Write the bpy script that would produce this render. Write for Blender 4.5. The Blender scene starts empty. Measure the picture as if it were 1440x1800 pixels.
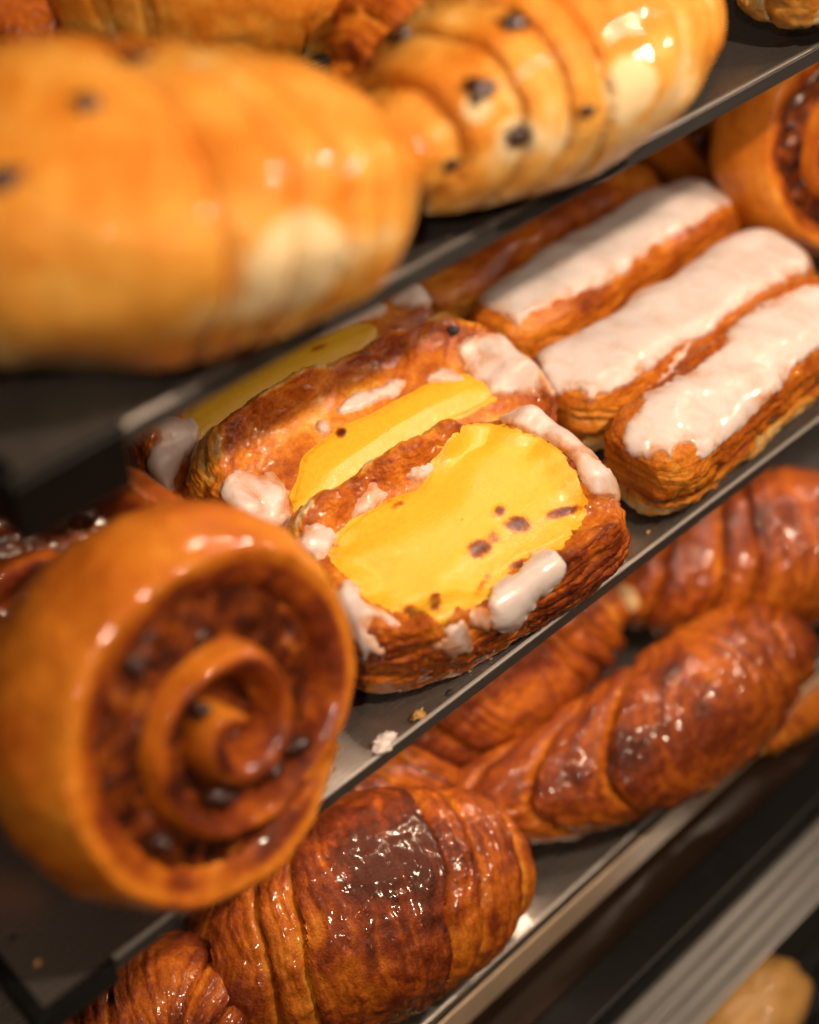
import bpy, math, random
import numpy as np

# ------------------------------------------------------------------ camera, world, lamps, exposure
S = bpy.context.scene
COL = S.collection
PITCH, YAW = math.radians(44.3), math.radians(43.4)
RIGHT = np.array([math.cos(YAW), -math.sin(YAW), 0.0])
FLAT = np.array([math.sin(YAW), math.cos(YAW), 0.0])
UPZ = np.array([0.0, 0.0, 1.0])
FWD = math.cos(PITCH) * FLAT - math.sin(PITCH) * UPZ
DOWN = -math.sin(PITCH) * FLAT - math.cos(PITCH) * UPZ
FPX = 2500.0                                             # 50 mm on a 36 mm high frame of 1800 px


def ray(x, y):
    return FWD + RIGHT * (x - 720) / FPX + DOWN * (y - 900) / FPX


CAM = np.array([0.0, 0.06, 0.03]) - ray(820, 930) * 0.52


def atz(x, y, z):                                        # the point of a horizontal plane seen at a pixel
    r = ray(x, y)
    return CAM + r * (z - CAM[2]) / r[2]


def proj(P):
    d = P - CAM
    w = d @ FWD
    return np.stack([720 + FPX * (d @ RIGHT) / w, 900 + FPX * (d @ DOWN) / w], -1)


cam = bpy.data.cameras.new("camera")
camo = bpy.data.objects.new("camera", cam)
COL.objects.link(camo)
camo.location = CAM
camo.rotation_euler = (math.pi / 2 - PITCH, 0, -YAW)
cam.sensor_fit = 'VERTICAL'
cam.sensor_height = 36
cam.lens = 50
cam.clip_start = 0.01
cam.clip_end = 50
cam.dof.use_dof = True
cam.dof.focus_distance = 0.52
cam.dof.aperture_fstop = 3.2
S.camera = camo

world = bpy.data.worlds.new("World")
S.world = world
world.use_nodes = True
world.node_tree.nodes["Background"].inputs[0].default_value = (1.0, 0.70, 0.46, 1)
world.node_tree.nodes["Background"].inputs[1].default_value = 0.012


def lamp(name, loc, power, color, radius):
    l = bpy.data.lights.new(name, 'POINT')
    l.energy = power
    l.color = color
    l.shadow_soft_size = radius
    o = bpy.data.objects.new(name, l)
    o.location = loc
    COL.objects.link(o)
    return o


WARM = (1.0, 0.75, 0.53)
lamp("canopy_lamp", (0.08, -0.24, 0.56), 11.5, WARM, 0.011)
lamp("canopy_lamp", (-0.36, -0.24, 0.56), 6.0, WARM, 0.011)
lamp("canopy_lamp", (0.52, -0.24, 0.56), 7.0, WARM, 0.011)
lamp("room_lamp", (-0.5, -1.7, 1.25), 5, WARM, 0.06)


def fill_light_row(name, y, z, x0, x1, n, power):             # a row of small diode-like fill lights under a tray
    l = bpy.data.lights.new(name, 'POINT')
    l.energy = power
    l.color = WARM
    l.shadow_soft_size = 0.0011
    for k in range(n):
        o = bpy.data.objects.new(name, l)
        o.location = (x0 + (x1 - x0) * k / (n - 1), y, z)
        COL.objects.link(o)


fill_light_row("tray_fill_light", 0.0800, 0.1490, -0.08, 0.44, 14, 0.040)
fill_light_row("tray_fill_light", 0.0640, -0.0110, -0.10, 0.42, 14, 0.075)  # row added below the middle tray to brighten the lowest one

S.view_settings.view_transform = 'Standard'
S.view_settings.look = 'None'
S.view_settings.gamma = 1
S.view_settings.use_curve_mapping = False
S.view_settings.exposure = 0.0
S.render.engine = 'CYCLES'
S.cycles.use_denoising = True
S.cycles.max_bounces = 6
S.cycles.diffuse_bounces = 3
S.cycles.glossy_bounces = 3
S.cycles.caustics_reflective = False
S.cycles.caustics_refractive = False
S.cycles.sample_clamp_indirect = 4
S.cycles.blur_glossy = 0.5

# ------------------------------------------------------------------ numpy noise
rng0 = np.random.RandomState(7)
TAB = rng0.rand(4096).astype(np.float64)


def _h(i, j, k):
    return TAB[(i * 73 + j * 1291 + k * 2477 + ((i * j) % 97) * 13 + ((j * k) % 89) * 7) & 4095]


def vnoise(P):
    f = np.floor(P)
    i = f.astype(np.int64)
    u = P - f
    u = u * u * u * (u * (u * 6 - 15) + 10)
    x, y, z = u[..., 0], u[..., 1], u[..., 2]
    a, b, c = i[..., 0], i[..., 1], i[..., 2]
    r = 0
    for dx in (0, 1):
        for dy in (0, 1):
            for dz in (0, 1):
                w = (x if dx else 1 - x) * (y if dy else 1 - y) * (z if dz else 1 - z)
                r = r + w * _h(a + dx, b + dy, c + dz)
    return r * 2 - 1


def fbm(P, scale, octv=3, seed=0, gain=0.5):
    r, a, s = 0, 1.0, scale
    for o in range(octv):
        r = r + a * vnoise(P * s + seed * 17.31 + o * 5.7 + 300)
        a *= gain
        s *= 2.07
    return r


def v3(x, y, z):
    return np.stack(np.broadcast_arrays(np.asarray(x, float), np.asarray(y, float), np.asarray(z, float)), -1)


def sst(a, b, x):
    t = np.clip((x - a) / (b - a), 0, 1)
    return t * t * (3 - 2 * t)


def catmull(pts, n):
    p = np.asarray(pts, float)
    p = np.vstack([2 * p[0] - p[1], p, 2 * p[-1] - p[-2]])
    m = len(p) - 3
    t = np.linspace(0, m - 1e-6, n)
    k = t.astype(int)
    u = (t - k)[:, None]
    a, b, c, d = p[k], p[k + 1], p[k + 2], p[k + 3]
    return 0.5 * (2 * b + (c - a) * u + (2 * a - 5 * b + 4 * c - d) * u ** 2 + (3 * b - a - 3 * c + d) * u ** 3)


# ------------------------------------------------------------------ mesh helpers
def mesh_obj(name, verts, faces, mat, parent=None, attrs=None, smooth=True):
    """verts (n,3) in the parent's space, faces (m,4) or (m,3)"""
    me = bpy.data.meshes.new(name)
    verts = np.ascontiguousarray(verts, dtype=np.float32)
    faces = np.ascontiguousarray(faces, dtype=np.int32)
    m, k = faces.shape
    me.vertices.add(len(verts))
    me.vertices.foreach_set("co", verts.ravel())
    me.loops.add(m * k)
    me.loops.foreach_set("vertex_index", faces.ravel())
    me.polygons.add(m)
    me.polygons.foreach_set("loop_start", np.arange(0, m * k, k, dtype=np.int32))
    me.polygons.foreach_set("use_smooth", np.full(m, smooth, dtype=bool))
    me.update(calc_edges=True)
    for an, av in (attrs or {}).items():
        av = np.asarray(av, dtype=np.float32)
        if av.ndim == 2:
            at = me.attributes.new(an, 'FLOAT_VECTOR', 'POINT')
            at.data.foreach_set("vector", av.ravel())
        else:
            at = me.attributes.new(an, 'FLOAT', 'POINT')
            at.data.foreach_set("value", av)
    me.materials.append(mat)
    o = bpy.data.objects.new(name, me)
    COL.objects.link(o)
    if parent is not None:
        o.parent = parent
    return o


def grid_faces(nu, nv, wu=False, wv=False):
    i = np.arange(nu if wu else nu - 1)
    j = np.arange(nv if wv else nv - 1)
    I, J = np.meshgrid(i, j, indexing='ij')
    a = I * nv + J
    b = ((I + 1) % nu) * nv + J
    c = ((I + 1) % nu) * nv + (J + 1) % nv
    d = I * nv + (J + 1) % nv
    return np.stack([a, b, c, d], -1).reshape(-1, 4)


def compact(verts, faces, attrs):
    used = np.unique(faces)
    mp = -np.ones(len(verts), int)
    mp[used] = np.arange(len(used))
    return verts[used], mp[faces], {k: v[used] for k, v in attrs.items()}


def grid_normals(P, wu=False, wv=False):
    def diff(A, ax, w):
        if w:
            return np.roll(A, -1, ax) - np.roll(A, 1, ax)
        return np.gradient(A, axis=ax)
    n = np.cross(diff(P, 0, wu), diff(P, 1, wv))
    return n / (np.linalg.norm(n, axis=-1, keepdims=True) + 1e-12)


def empty(name, loc):
    o = bpy.data.objects.new(name, None)
    o.location = loc
    o.empty_display_size = 0.01
    COL.objects.link(o)
    return o


def tag(o, label=None, cat=None, group=None, kind=None):
    if label:
        o["label"] = label
    if cat:
        o["category"] = cat
    if group:
        o["group"] = group
    if kind:
        o["kind"] = kind
    return o


def box(name, lo, hi, mat, parent=None, bev=0.0):
    lo, hi = np.array(lo, float), np.array(hi, float)
    if parent is not None:
        off = np.array(parent.location)
        lo, hi = lo - off, hi - off
    if bev <= 0:
        v = np.array([[(lo, hi)[i][0], (lo, hi)[j][1], (lo, hi)[k][2]] for i in (0, 1) for j in (0, 1) for k in (0, 1)])
        f = np.array([[0, 1, 3, 2], [4, 6, 7, 5], [0, 4, 5, 1], [2, 3, 7, 6], [0, 2, 6, 4], [1, 5, 7, 3]])
        return mesh_obj(name, v, f, mat, parent, smooth=False)
    import bmesh
    bm = bmesh.new()
    bmesh.ops.create_cube(bm, size=1)
    for q in bm.verts:
        for a in range(3):
            q.co[a] = lo[a] if q.co[a] < 0 else hi[a]
    bmesh.ops.bevel(bm, geom=bm.edges[:], offset=bev, segments=3, affect='EDGES', profile=0.5)
    me = bpy.data.meshes.new(name)
    bm.to_mesh(me)
    bm.free()
    me.materials.append(mat)
    o = bpy.data.objects.new(name, me)
    COL.objects.link(o)
    if parent is not None:
        o.parent = parent
    return o


def lump(name, centre, rad, mat, parent, seed, squash=(1, 1, 1), rough=0.25, n=14, axis=None):
    """a wrinkled little solid: raisin, crumb, drop"""
    th = np.linspace(0, math.pi, n)[:, None]
    ph = np.linspace(0, 2 * math.pi, 2 * n, endpoint=False)[None, :]
    d = v3(np.sin(th) * np.cos(ph), np.sin(th) * np.sin(ph), np.cos(th) + 0 * ph)
    r = rad * (1 + rough * fbm(d, 1.9, 3, seed))
    P = d * r[..., None] * np.array(squash)
    if axis is not None:
        z = np.array(axis) / np.linalg.norm(axis)
        x = np.cross(z, [0.3, 0.5, 0.81])
        x /= np.linalg.norm(x)
        y = np.cross(z, x)
        P = P[..., 0:1] * x + P[..., 1:2] * y + P[..., 2:3] * z
    c = np.array(centre, float)
    if parent is not None:
        c = c - np.array(parent.location)
    return mesh_obj(name, (P + c).reshape(-1, 3), grid_faces(n, 2 * n, False, True)[:, ::-1], mat, parent)


# ------------------------------------------------------------------ materials
def new_mat(name):
    m = bpy.data.materials.new(name)
    m.use_nodes = True
    nt = m.node_tree
    return m, nt, nt.nodes["Principled BSDF"]


def N(nt, typ, **kw):
    n = nt.nodes.new(typ)
    for k, v in kw.items():
        if k.startswith("i_"):
            n.inputs[k[2:].replace("_", " ")].default_value = v
        else:
            setattr(n, k, v)
    return n


def ramp(nt, fac, stops):
    r = N(nt, "ShaderNodeValToRGB")
    e = r.color_ramp.elements
    while len(e) < len(stops):
        e.new(0.5)
    for el, (p, c) in zip(e, stops):
        el.position = p
        el.color = (*c, 1)
    nt.links.new(fac, r.inputs[0])
    return r.outputs[0]


def math_n(nt, op, a, b):
    n = N(nt, "ShaderNodeMath", operation=op)
    for i, q in enumerate((a, b)):
        if isinstance(q, (int, float)):
            n.inputs[i].default_value = q
        else:
            nt.links.new(q, n.inputs[i])
    return n.outputs[0]


def noise_n(nt, vec, scale, detail=3, rough=0.55, dist=0.0):
    n = N(nt, "ShaderNodeTexNoise")
    n.inputs["Scale"].default_value = scale
    n.inputs["Detail"].default_value = detail
    n.inputs["Roughness"].default_value = rough
    n.inputs["Distortion"].default_value = dist
    nt.links.new(vec, n.inputs["Vector"])
    return n.outputs[0]


def scaled(nt, vec, s):
    n = N(nt, "ShaderNodeVectorMath", operation='MULTIPLY')
    nt.links.new(vec, n.inputs[0])
    n.inputs[1].default_value = s
    return n.outputs[0]


CRUST = [(0.0, (0.80, 0.65, 0.40)), (0.16, (0.76, 0.40, 0.075)), (0.36, (0.63, 0.215, 0.018)), (0.56, (0.43, 0.105, 0.008)),
         (0.76, (0.21, 0.038, 0.008)), (1.0, (0.065, 0.012, 0.005))]


def crust_mat(name, stops=CRUST, streak=0.22, mott=0.30, coat=0.7, rough=0.55, bump=0.55, coat_rough=0.035, fine=1100.0, sb=0.55, film=340):
    m, nt, b = new_mat(name)
    at = N(nt, "ShaderNodeAttribute", attribute_name="bake_tone")
    fl = N(nt, "ShaderNodeAttribute", attribute_name="flow")
    tc = N(nt, "ShaderNodeTexCoord")
    ob = tc.outputs["Object"]
    st = noise_n(nt, scaled(nt, fl.outputs["Vector"], (900, 60, 60)), 1.0, 4, 0.6)
    mo = noise_n(nt, ob, 130, 5, 0.62, 0.4)
    sp = noise_n(nt, ob, 620, 6, 0.7)
    v = math_n(nt, 'ADD', at.outputs["Fac"], math_n(nt, 'MULTIPLY', math_n(nt, 'SUBTRACT', st, 0.5), streak * 2))
    v = math_n(nt, 'ADD', v, math_n(nt, 'MULTIPLY', math_n(nt, 'SUBTRACT', mo, 0.5), mott * 2))
    v = math_n(nt, 'ADD', v, math_n(nt, 'MULTIPLY', math_n(nt, 'SUBTRACT', sp, 0.5), 0.42))
    col = ramp(nt, v, stops)
    nt.links.new(col, b.inputs["Base Color"])
    b.inputs["Roughness"].default_value = rough
    b.inputs["Coat Weight"].default_value = coat
    b.inputs["Coat Roughness"].default_value = coat_rough
    b.inputs["Coat IOR"].default_value = 1.45
    b.inputs["Coat Tint"].default_value = (1.0, 0.93, 0.82, 1)
    b.inputs["Specular IOR Level"].default_value = 0.22
    fn = noise_n(nt, ob, fine, 3, 0.6)
    h = math_n(nt, 'ADD', math_n(nt, 'MULTIPLY', fn, 0.7), math_n(nt, 'MULTIPLY', st, sb))
    h = math_n(nt, 'ADD', h, math_n(nt, 'MULTIPLY', noise_n(nt, ob, 330, 3, 0.5), 0.8))
    bp = N(nt, "ShaderNodeBump")
    bp.inputs["Strength"].default_value = bump
    bp.inputs["Distance"].default_value = 0.0009
    nt.links.new(h, bp.inputs["Height"])
    nt.links.new(bp.outputs[0], b.inputs["Normal"])
    cb = N(nt, "ShaderNodeBump")
    cb.inputs["Strength"].default_value = 0.65
    cb.inputs["Distance"].default_value = 0.0008
    nt.links.new(noise_n(nt, ob, film, 1.0, 0.5), cb.inputs["Height"])
    nt.links.new(cb.outputs[0], b.inputs["Coat Normal"])
    return m


M_CRUST = crust_mat("glazed_flaky_crust", streak=0.30, mott=0.36, coat=0.85)
M_STRIP = crust_mat("strip_crust", streak=0.30, mott=0.26)
M_SOFT = crust_mat("soft_golden_crust", streak=0.10, mott=0.16, bump=0.22, coat=0.5, fine=700, coat_rough=0.03, film=120)
M_ROLL = crust_mat("roll_dough", streak=0.06, mott=0.20, bump=0.22, coat=0.6, rough=0.6, fine=800, coat_rough=0.05, film=150)
M_CROIS = crust_mat("croissant_crust", streak=0.20, mott=0.22, bump=0.75, coat=0.6, sb=0.25, film=170, coat_rough=0.11)


def icing_mat():
    m, nt, b = new_mat("sugar_icing")
    at = N(nt, "ShaderNodeAttribute", attribute_name="thin")
    tc = N(nt, "ShaderNodeTexCoord")
    ob = tc.outputs["Object"]
    mo = noise_n(nt, ob, 95, 4, 0.6, 0.5)
    v = math_n(nt, 'ADD', at.outputs["Fac"], math_n(nt, 'MULTIPLY', math_n(nt, 'SUBTRACT', mo, 0.54), 2.0))
    col = ramp(nt, v, [(0.0, (0.75, 0.67, 0.66)), (0.35, (0.70, 0.57, 0.53)), (0.62, (0.66, 0.40, 0.28)), (1.0, (0.52, 0.18, 0.03))])
    nt.links.new(col, b.inputs["Base Color"])
    b.inputs["Roughness"].default_value = 0.36
    b.inputs["Coat Weight"].default_value = 0.6
    b.inputs["Coat Roughness"].default_value = 0.035
    b.inputs["Subsurface Weight"].default_value = 0.25
    b.inputs["Subsurface Radius"].default_value = (1.0, 0.55, 0.35)
    b.inputs["Subsurface Scale"].default_value = 0.0016
    h = math_n(nt, 'ADD', math_n(nt, 'MULTIPLY', noise_n(nt, ob, 80, 2, 0.3), 0.4), math_n(nt, 'MULTIPLY', noise_n(nt, ob, 900, 2, 0.5), 0.12))
    bp = N(nt, "ShaderNodeBump")
    bp.inputs["Strength"].default_value = 0.35
    bp.inputs["Distance"].default_value = 0.0009
    nt.links.new(h, bp.inputs["Height"])
    nt.links.new(bp.outputs[0], b.inputs["Normal"])
    cb = N(nt, "ShaderNodeBump")
    cb.inputs["Strength"].default_value = 0.5
    cb.inputs["Distance"].default_value = 0.0007
    nt.links.new(noise_n(nt, ob, 230, 1.5, 0.5), cb.inputs["Height"])
    nt.links.new(cb.outputs[0], b.inputs["Coat Normal"])
    return m


M_ICING = icing_mat()


def custard_mat():
    m, nt, b = new_mat("baked_custard")
    at = N(nt, "ShaderNodeAttribute", attribute_name="burn_edge")
    tc = N(nt, "ShaderNodeTexCoord")
    ob = tc.outputs["Object"]
    mo = noise_n(nt, ob, 420, 4, 0.65)
    lo = noise_n(nt, ob, 60, 3, 0.5)
    v = math_n(nt, 'ADD', at.outputs["Fac"], math_n(nt, 'MULTIPLY', math_n(nt, 'SUBTRACT', mo, 0.5), 0.9))
    v = math_n(nt, 'ADD', math_n(nt, 'MULTIPLY', v, 1.0), math_n(nt, 'MULTIPLY', math_n(nt, 'SUBTRACT', lo, 0.5), 0.15))
    col = ramp(nt, v, [(0.0, (0.84, 0.53, 0.040)), (0.32, (0.81, 0.46, 0.024)), (0.50, (0.60, 0.22, 0.012)), (0.72, (0.27, 0.06, 0.010)), (1.0, (0.10, 0.022, 0.006))])
    nt.links.new(col, b.inputs["Base Color"])
    b.inputs["Roughness"].default_value = 0.34
    b.inputs["Coat Weight"].default_value = 0.5
    b.inputs["Coat Roughness"].default_value = 0.045
    b.inputs["Subsurface Weight"].default_value = 0.3
    b.inputs["Subsurface Radius"].default_value = (1.0, 0.6, 0.1)
    b.inputs["Subsurface Scale"].default_value = 0.002
    h = math_n(nt, 'ADD', math_n(nt, 'MULTIPLY', noise_n(nt, ob, 1300, 2, 0.6), 0.45), math_n(nt, 'MULTIPLY', noise_n(nt, ob, 110, 2, 0.4), 0.6))
    bp = N(nt, "ShaderNodeBump")
    bp.inputs["Strength"].default_value = 0.5
    bp.inputs["Distance"].default_value = 0.0008
    nt.links.new(h, bp.inputs["Height"])
    nt.links.new(bp.outputs[0], b.inputs["Normal"])
    cb = N(nt, "ShaderNodeBump")
    cb.inputs["Strength"].default_value = 0.55
    cb.inputs["Distance"].default_value = 0.0006
    nt.links.new(noise_n(nt, ob, 750, 1.5, 0.5), cb.inputs["Height"])
    nt.links.new(cb.outputs[0], b.inputs["Coat Normal"])
    return m


M_CUSTARD = custard_mat()


def filling_mat():
    m, nt, b = new_mat("sticky_spice_filling")
    tc = N(nt, "ShaderNodeTexCoord")
    ob = tc.outputs["Object"]
    mo = noise_n(nt, ob, 130, 4, 0.6, 0.6)
    col = ramp(nt, mo, [(0.34, (0.018, 0.006, 0.004)), (0.48, (0.09, 0.018, 0.005)), (0.60, (0.22, 0.048, 0.007)), (0.74, (0.45, 0.16, 0.02))])
    nt.links.new(col, b.inputs["Base Color"])
    b.inputs["Roughness"].default_value = 0.3
    b.inputs["Coat Weight"].default_value = 0.9
    b.inputs["Coat Roughness"].default_value = 0.08
    h = math_n(nt, 'ADD', noise_n(nt, ob, 160, 3, 0.5), math_n(nt, 'MULTIPLY', noise_n(nt, ob, 900, 2, 0.5), 0.3))
    bp = N(nt, "ShaderNodeBump")
    bp.inputs["Strength"].default_value = 0.6
    bp.inputs["Distance"].default_value = 0.0010
    nt.links.new(h, bp.inputs["Height"])
    nt.links.new(bp.outputs[0], b.inputs["Normal"])
    cb = N(nt, "ShaderNodeBump")
    cb.inputs["Strength"].default_value = 0.8
    cb.inputs["Distance"].default_value = 0.001
    nt.links.new(noise_n(nt, ob, 300, 1.5, 0.5), cb.inputs["Height"])
    nt.links.new(cb.outputs[0], b.inputs["Coat Normal"])
    return m


M_FILL = filling_mat()


def simple(name, col, rough=0.5, metal=0.0, coat=0.0, var=0.0, vscale=200, bump=0.0, stretch=(1, 1, 1), spec=0.5):
    m, nt, b = new_mat(name)
    b.inputs["Base Color"].default_value = (*col, 1)
    b.inputs["Roughness"].default_value = rough
    b.inputs["Metallic"].default_value = metal
    b.inputs["Coat Weight"].default_value = coat
    b.inputs["Coat Roughness"].default_value = 0.1
    b.inputs["Specular IOR Level"].default_value = spec
    tc = N(nt, "ShaderNodeTexCoord")
    nz = noise_n(nt, scaled(nt, tc.outputs["Object"], stretch), vscale, 4, 0.6)
    if var > 0:
        lo = tuple(c * (1 - var) for c in col)
        hi = tuple(min(1, c * (1 + var)) for c in col)
        nt.links.new(ramp(nt, nz, [(0.3, lo), (0.7, hi)]), b.inputs["Base Color"])
        nt.links.new(math_n(nt, 'ADD', math_n(nt, 'MULTIPLY', nz, 0.12), rough - 0.06), b.inputs["Roughness"])
    if bump > 0:
        bp = N(nt, "ShaderNodeBump")
        bp.inputs["Strength"].default_value = bump
        bp.inputs["Distance"].default_value = 0.0004
        nt.links.new(nz, bp.inputs["Height"])
        nt.links.new(bp.outputs[0], b.inputs["Normal"])
    return m


M_STEEL = simple("brushed_steel", (0.66, 0.63, 0.61), 0.26, 0.95, 0, 0.03, 60, 0.10, (1, 34, 34))
M_EDGE = simple("steel_edge", (0.16, 0.155, 0.155), 0.34, 0.7, 0, 0.15, 30, 0.1, (1, 30, 30))
M_RIM = simple("pale_steel_rim", (0.72, 0.68, 0.65), 0.35, 0.6, 0, 0.06, 30, 0.0, (1, 30, 30))
M_RIM_DARK = simple("dark_steel_rim", (0.36, 0.33, 0.31), 0.4, 0.7, 0, 0.06, 30, 0.0, (1, 30, 30))  # darker copy of the rim metal for the uppermost tray
M_BLACK = simple("black_plastic", (0.006, 0.006, 0.006), 0.38, 0, 0, 0.2, 300, 0.1, spec=0.2)
M_ALU = simple("aluminium_track", (0.26, 0.255, 0.25), 0.34, 0.85, 0, 0.12, 24, 0.1, (1, 30, 30))
M_TAN = simple("beige_rail", (0.74, 0.56, 0.40), 0.35, 0.0, 0.3, 0.10, 60, 0.05)
M_GLASSDECK = simple("dark_glass_deck", (0.02, 0.012, 0.008), 0.12, 0, 0.8, 0.2, 40)
M_RAISIN = simple("raisin_skin", (0.040, 0.014, 0.011), 0.28, 0, 0.5, 0.4, 500, 0.7)
M_CHAR = simple("charred_flake", (0.016, 0.008, 0.006), 0.6, 0, 0, 0.3, 500, 0.5)
M_BUN = simple("pale_bun", (0.50, 0.27, 0.08), 0.45, 0, 0.2, 0.15, 80, 0.2)
M_WALL = simple("case_back", (0.045, 0.022, 0.014), 0.6, 0, 0, 0.2, 30)

Z_TOP, Z_MID, Z_LOW = 0.16, 0.0, -0.16
Y_TOP, Y_MID, Y_LOW = 0.0565, 0.0232, -0.0010

# ------------------------------------------------------------------ the case: back panel and trays
o = box("back_panel", (-0.55, 0.40, -0.30), (0.95, 0.42, 0.32), M_WALL)
tag(o, "dark brown back panel of the pastry display", "panel", kind="structure")


def tray(label, z, yf, x0, x1, cap, capx):
    yb = 0.4
    t = empty("display_tray", ((x0 + x1) / 2, (yf + yb) / 2, z))
    tag(t, label, "tray", "stepped steel display trays")
    box("pan", (x0 + 0.003, yf + 0.0016, z - 0.0012), (x1, yb - 0.0005, z), M_STEEL, t)
    box("front_edge", (x0 + capx, yf, z - 0.0062), (x1, yf + 0.0013, z - 0.0002), M_EDGE, t, 0.0003)
    box("edge_bead", (x0 + capx, yf - 0.0002, z + 0.0001), (x1, yf + 0.0014, z + 0.0012), M_RIM if z < 0.1 else M_RIM_DARK, t, 0.0004)
    box("corner_cap", (x0 - 0.002, yf - 0.0016, z - cap), (x0 + capx - 0.0004, yf + 0.0014, z + 0.0012), M_BLACK, t, 0.0008)
    box("side_rail", (x0 - 0.002, yf + 0.0016, z - cap), (x0 + 0.0026, yb - 0.001, z + 0.0014), M_BLACK, t, 0.0008)
    return t


tray("uppermost steel tray holding raisin croissants, black corner at its left end", Z_TOP, Y_TOP, -0.164, 0.95, 0.019, 0.032)
tray("middle steel tray in focus, carrying custard pastries and iced slices", Z_MID, Y_MID, -0.213, 0.95, 0.010, 0.027)
tray("lowest steel tray with plain brown croissants, brightly lit at its front", Z_LOW, Y_LOW, -0.26, 0.95, 0.008, 0.02)

# ------------------------------------------------------------------ the foot of the case
o = box("price_rail", (-0.3, -0.0030, Z_LOW - 0.030), (0.95, -0.0018, Z_LOW - 0.0068), M_TAN, None, 0.0004)
tag(o, "beige price rail along the front of the lowest tray", "rail")
o = box("glass_deck", (-0.3, -0.020, -0.206), (0.95, 0.39, -0.2), M_GLASSDECK)
tag(o, "dark glossy deck under the lowest tray reflecting the pastries", "deck")
o = box("front_rail", (-0.3, -0.040, -0.214), (0.95, -0.0205, -0.192), M_BLACK, None, 0.002)
tag(o, "thick black rail along the foot of the display", "rail")
t = empty("door_track", (0.3, -0.06, -0.22))
tag(t, "ribbed aluminium sliding door track beside the black rail", "track")
box("track_base", (-0.3, -0.0680, -0.216), (0.95, -0.0406, -0.212), M_ALU, t, 0.0005)
for yy in (-0.0665, -0.0595, -0.0525, -0.0455):
    box("track_rib", (-0.3, yy, -0.2118), (0.95, yy + 0.0022, -0.2045), M_ALU, t, 0.0004)
t = empty("floor_grille", (0.3, -0.13, -0.27))
tag(t, "black slatted grille in front of the door track", "grille")
for k in range(9):
    y1 = -0.0685 - k * 0.014
    box("slat", (-0.3, y1 - 0.0095, -0.275), (0.95, y1, -0.262), M_BLACK, t, 0.001)

# ------------------------------------------------------------------ polygons drawn on the pastries
def crop(ox, oy, s, pts):
    return np.array([(ox + a * s, oy + b * s) for a, b in pts], float)


def chaikin(p, it=2):
    for _ in range(it):
        q = np.roll(p, -1, 0)
        p = np.stack([0.75 * p + 0.25 * q, 0.25 * p + 0.75 * q], 1).reshape(-1, 2)
    return p


def sdf(poly, pts):
    """signed distance, positive inside"""
    out = np.full(len(pts), -200.0)
    lo, hi = poly.min(0) - 60, poly.max(0) + 60
    sel = np.all((pts > lo) & (pts < hi), 1)
    q = pts[sel]
    if not len(q):
        return out
    dmin = np.full(len(q), 1e9)
    ins = np.zeros(len(q), bool)
    a = poly
    b = np.roll(poly, -1, 0)
    for (ax, ay), (bx, by) in zip(a, b):
        ex, ey = bx - ax, by - ay
        t = np.clip(((q[:, 0] - ax) * ex + (q[:, 1] - ay) * ey) / (ex * ex + ey * ey + 1e-9), 0, 1)
        dmin = np.minimum(dmin, (q[:, 0] - ax - t * ex) ** 2 + (q[:, 1] - ay - t * ey) ** 2)
        c = ((ay > q[:, 1]) != (by > q[:, 1]))
        ins ^= c & (q[:, 0] < ex * (q[:, 1] - ay) / (ey + 1e-12) + ax)
    out[sel] = np.sqrt(dmin) * np.where(ins, 1, -1)
    return out


def smooth_grid(P, it, wu, wv):
    for _ in range(it):
        Q = P.copy()
        for ax, w in ((0, wu), (1, wv)):
            if w:
                Q = (np.roll(Q, 1, ax) + 2 * Q + np.roll(Q, -1, ax)) / 4
            else:
                A = np.moveaxis(Q, ax, 0).copy()
                A[1:-1] = (A[:-2] + 2 * A[1:-1] + A[2:]) / 4
                Q = np.moveaxis(A, 0, ax)
        P = Q
    return P


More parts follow.
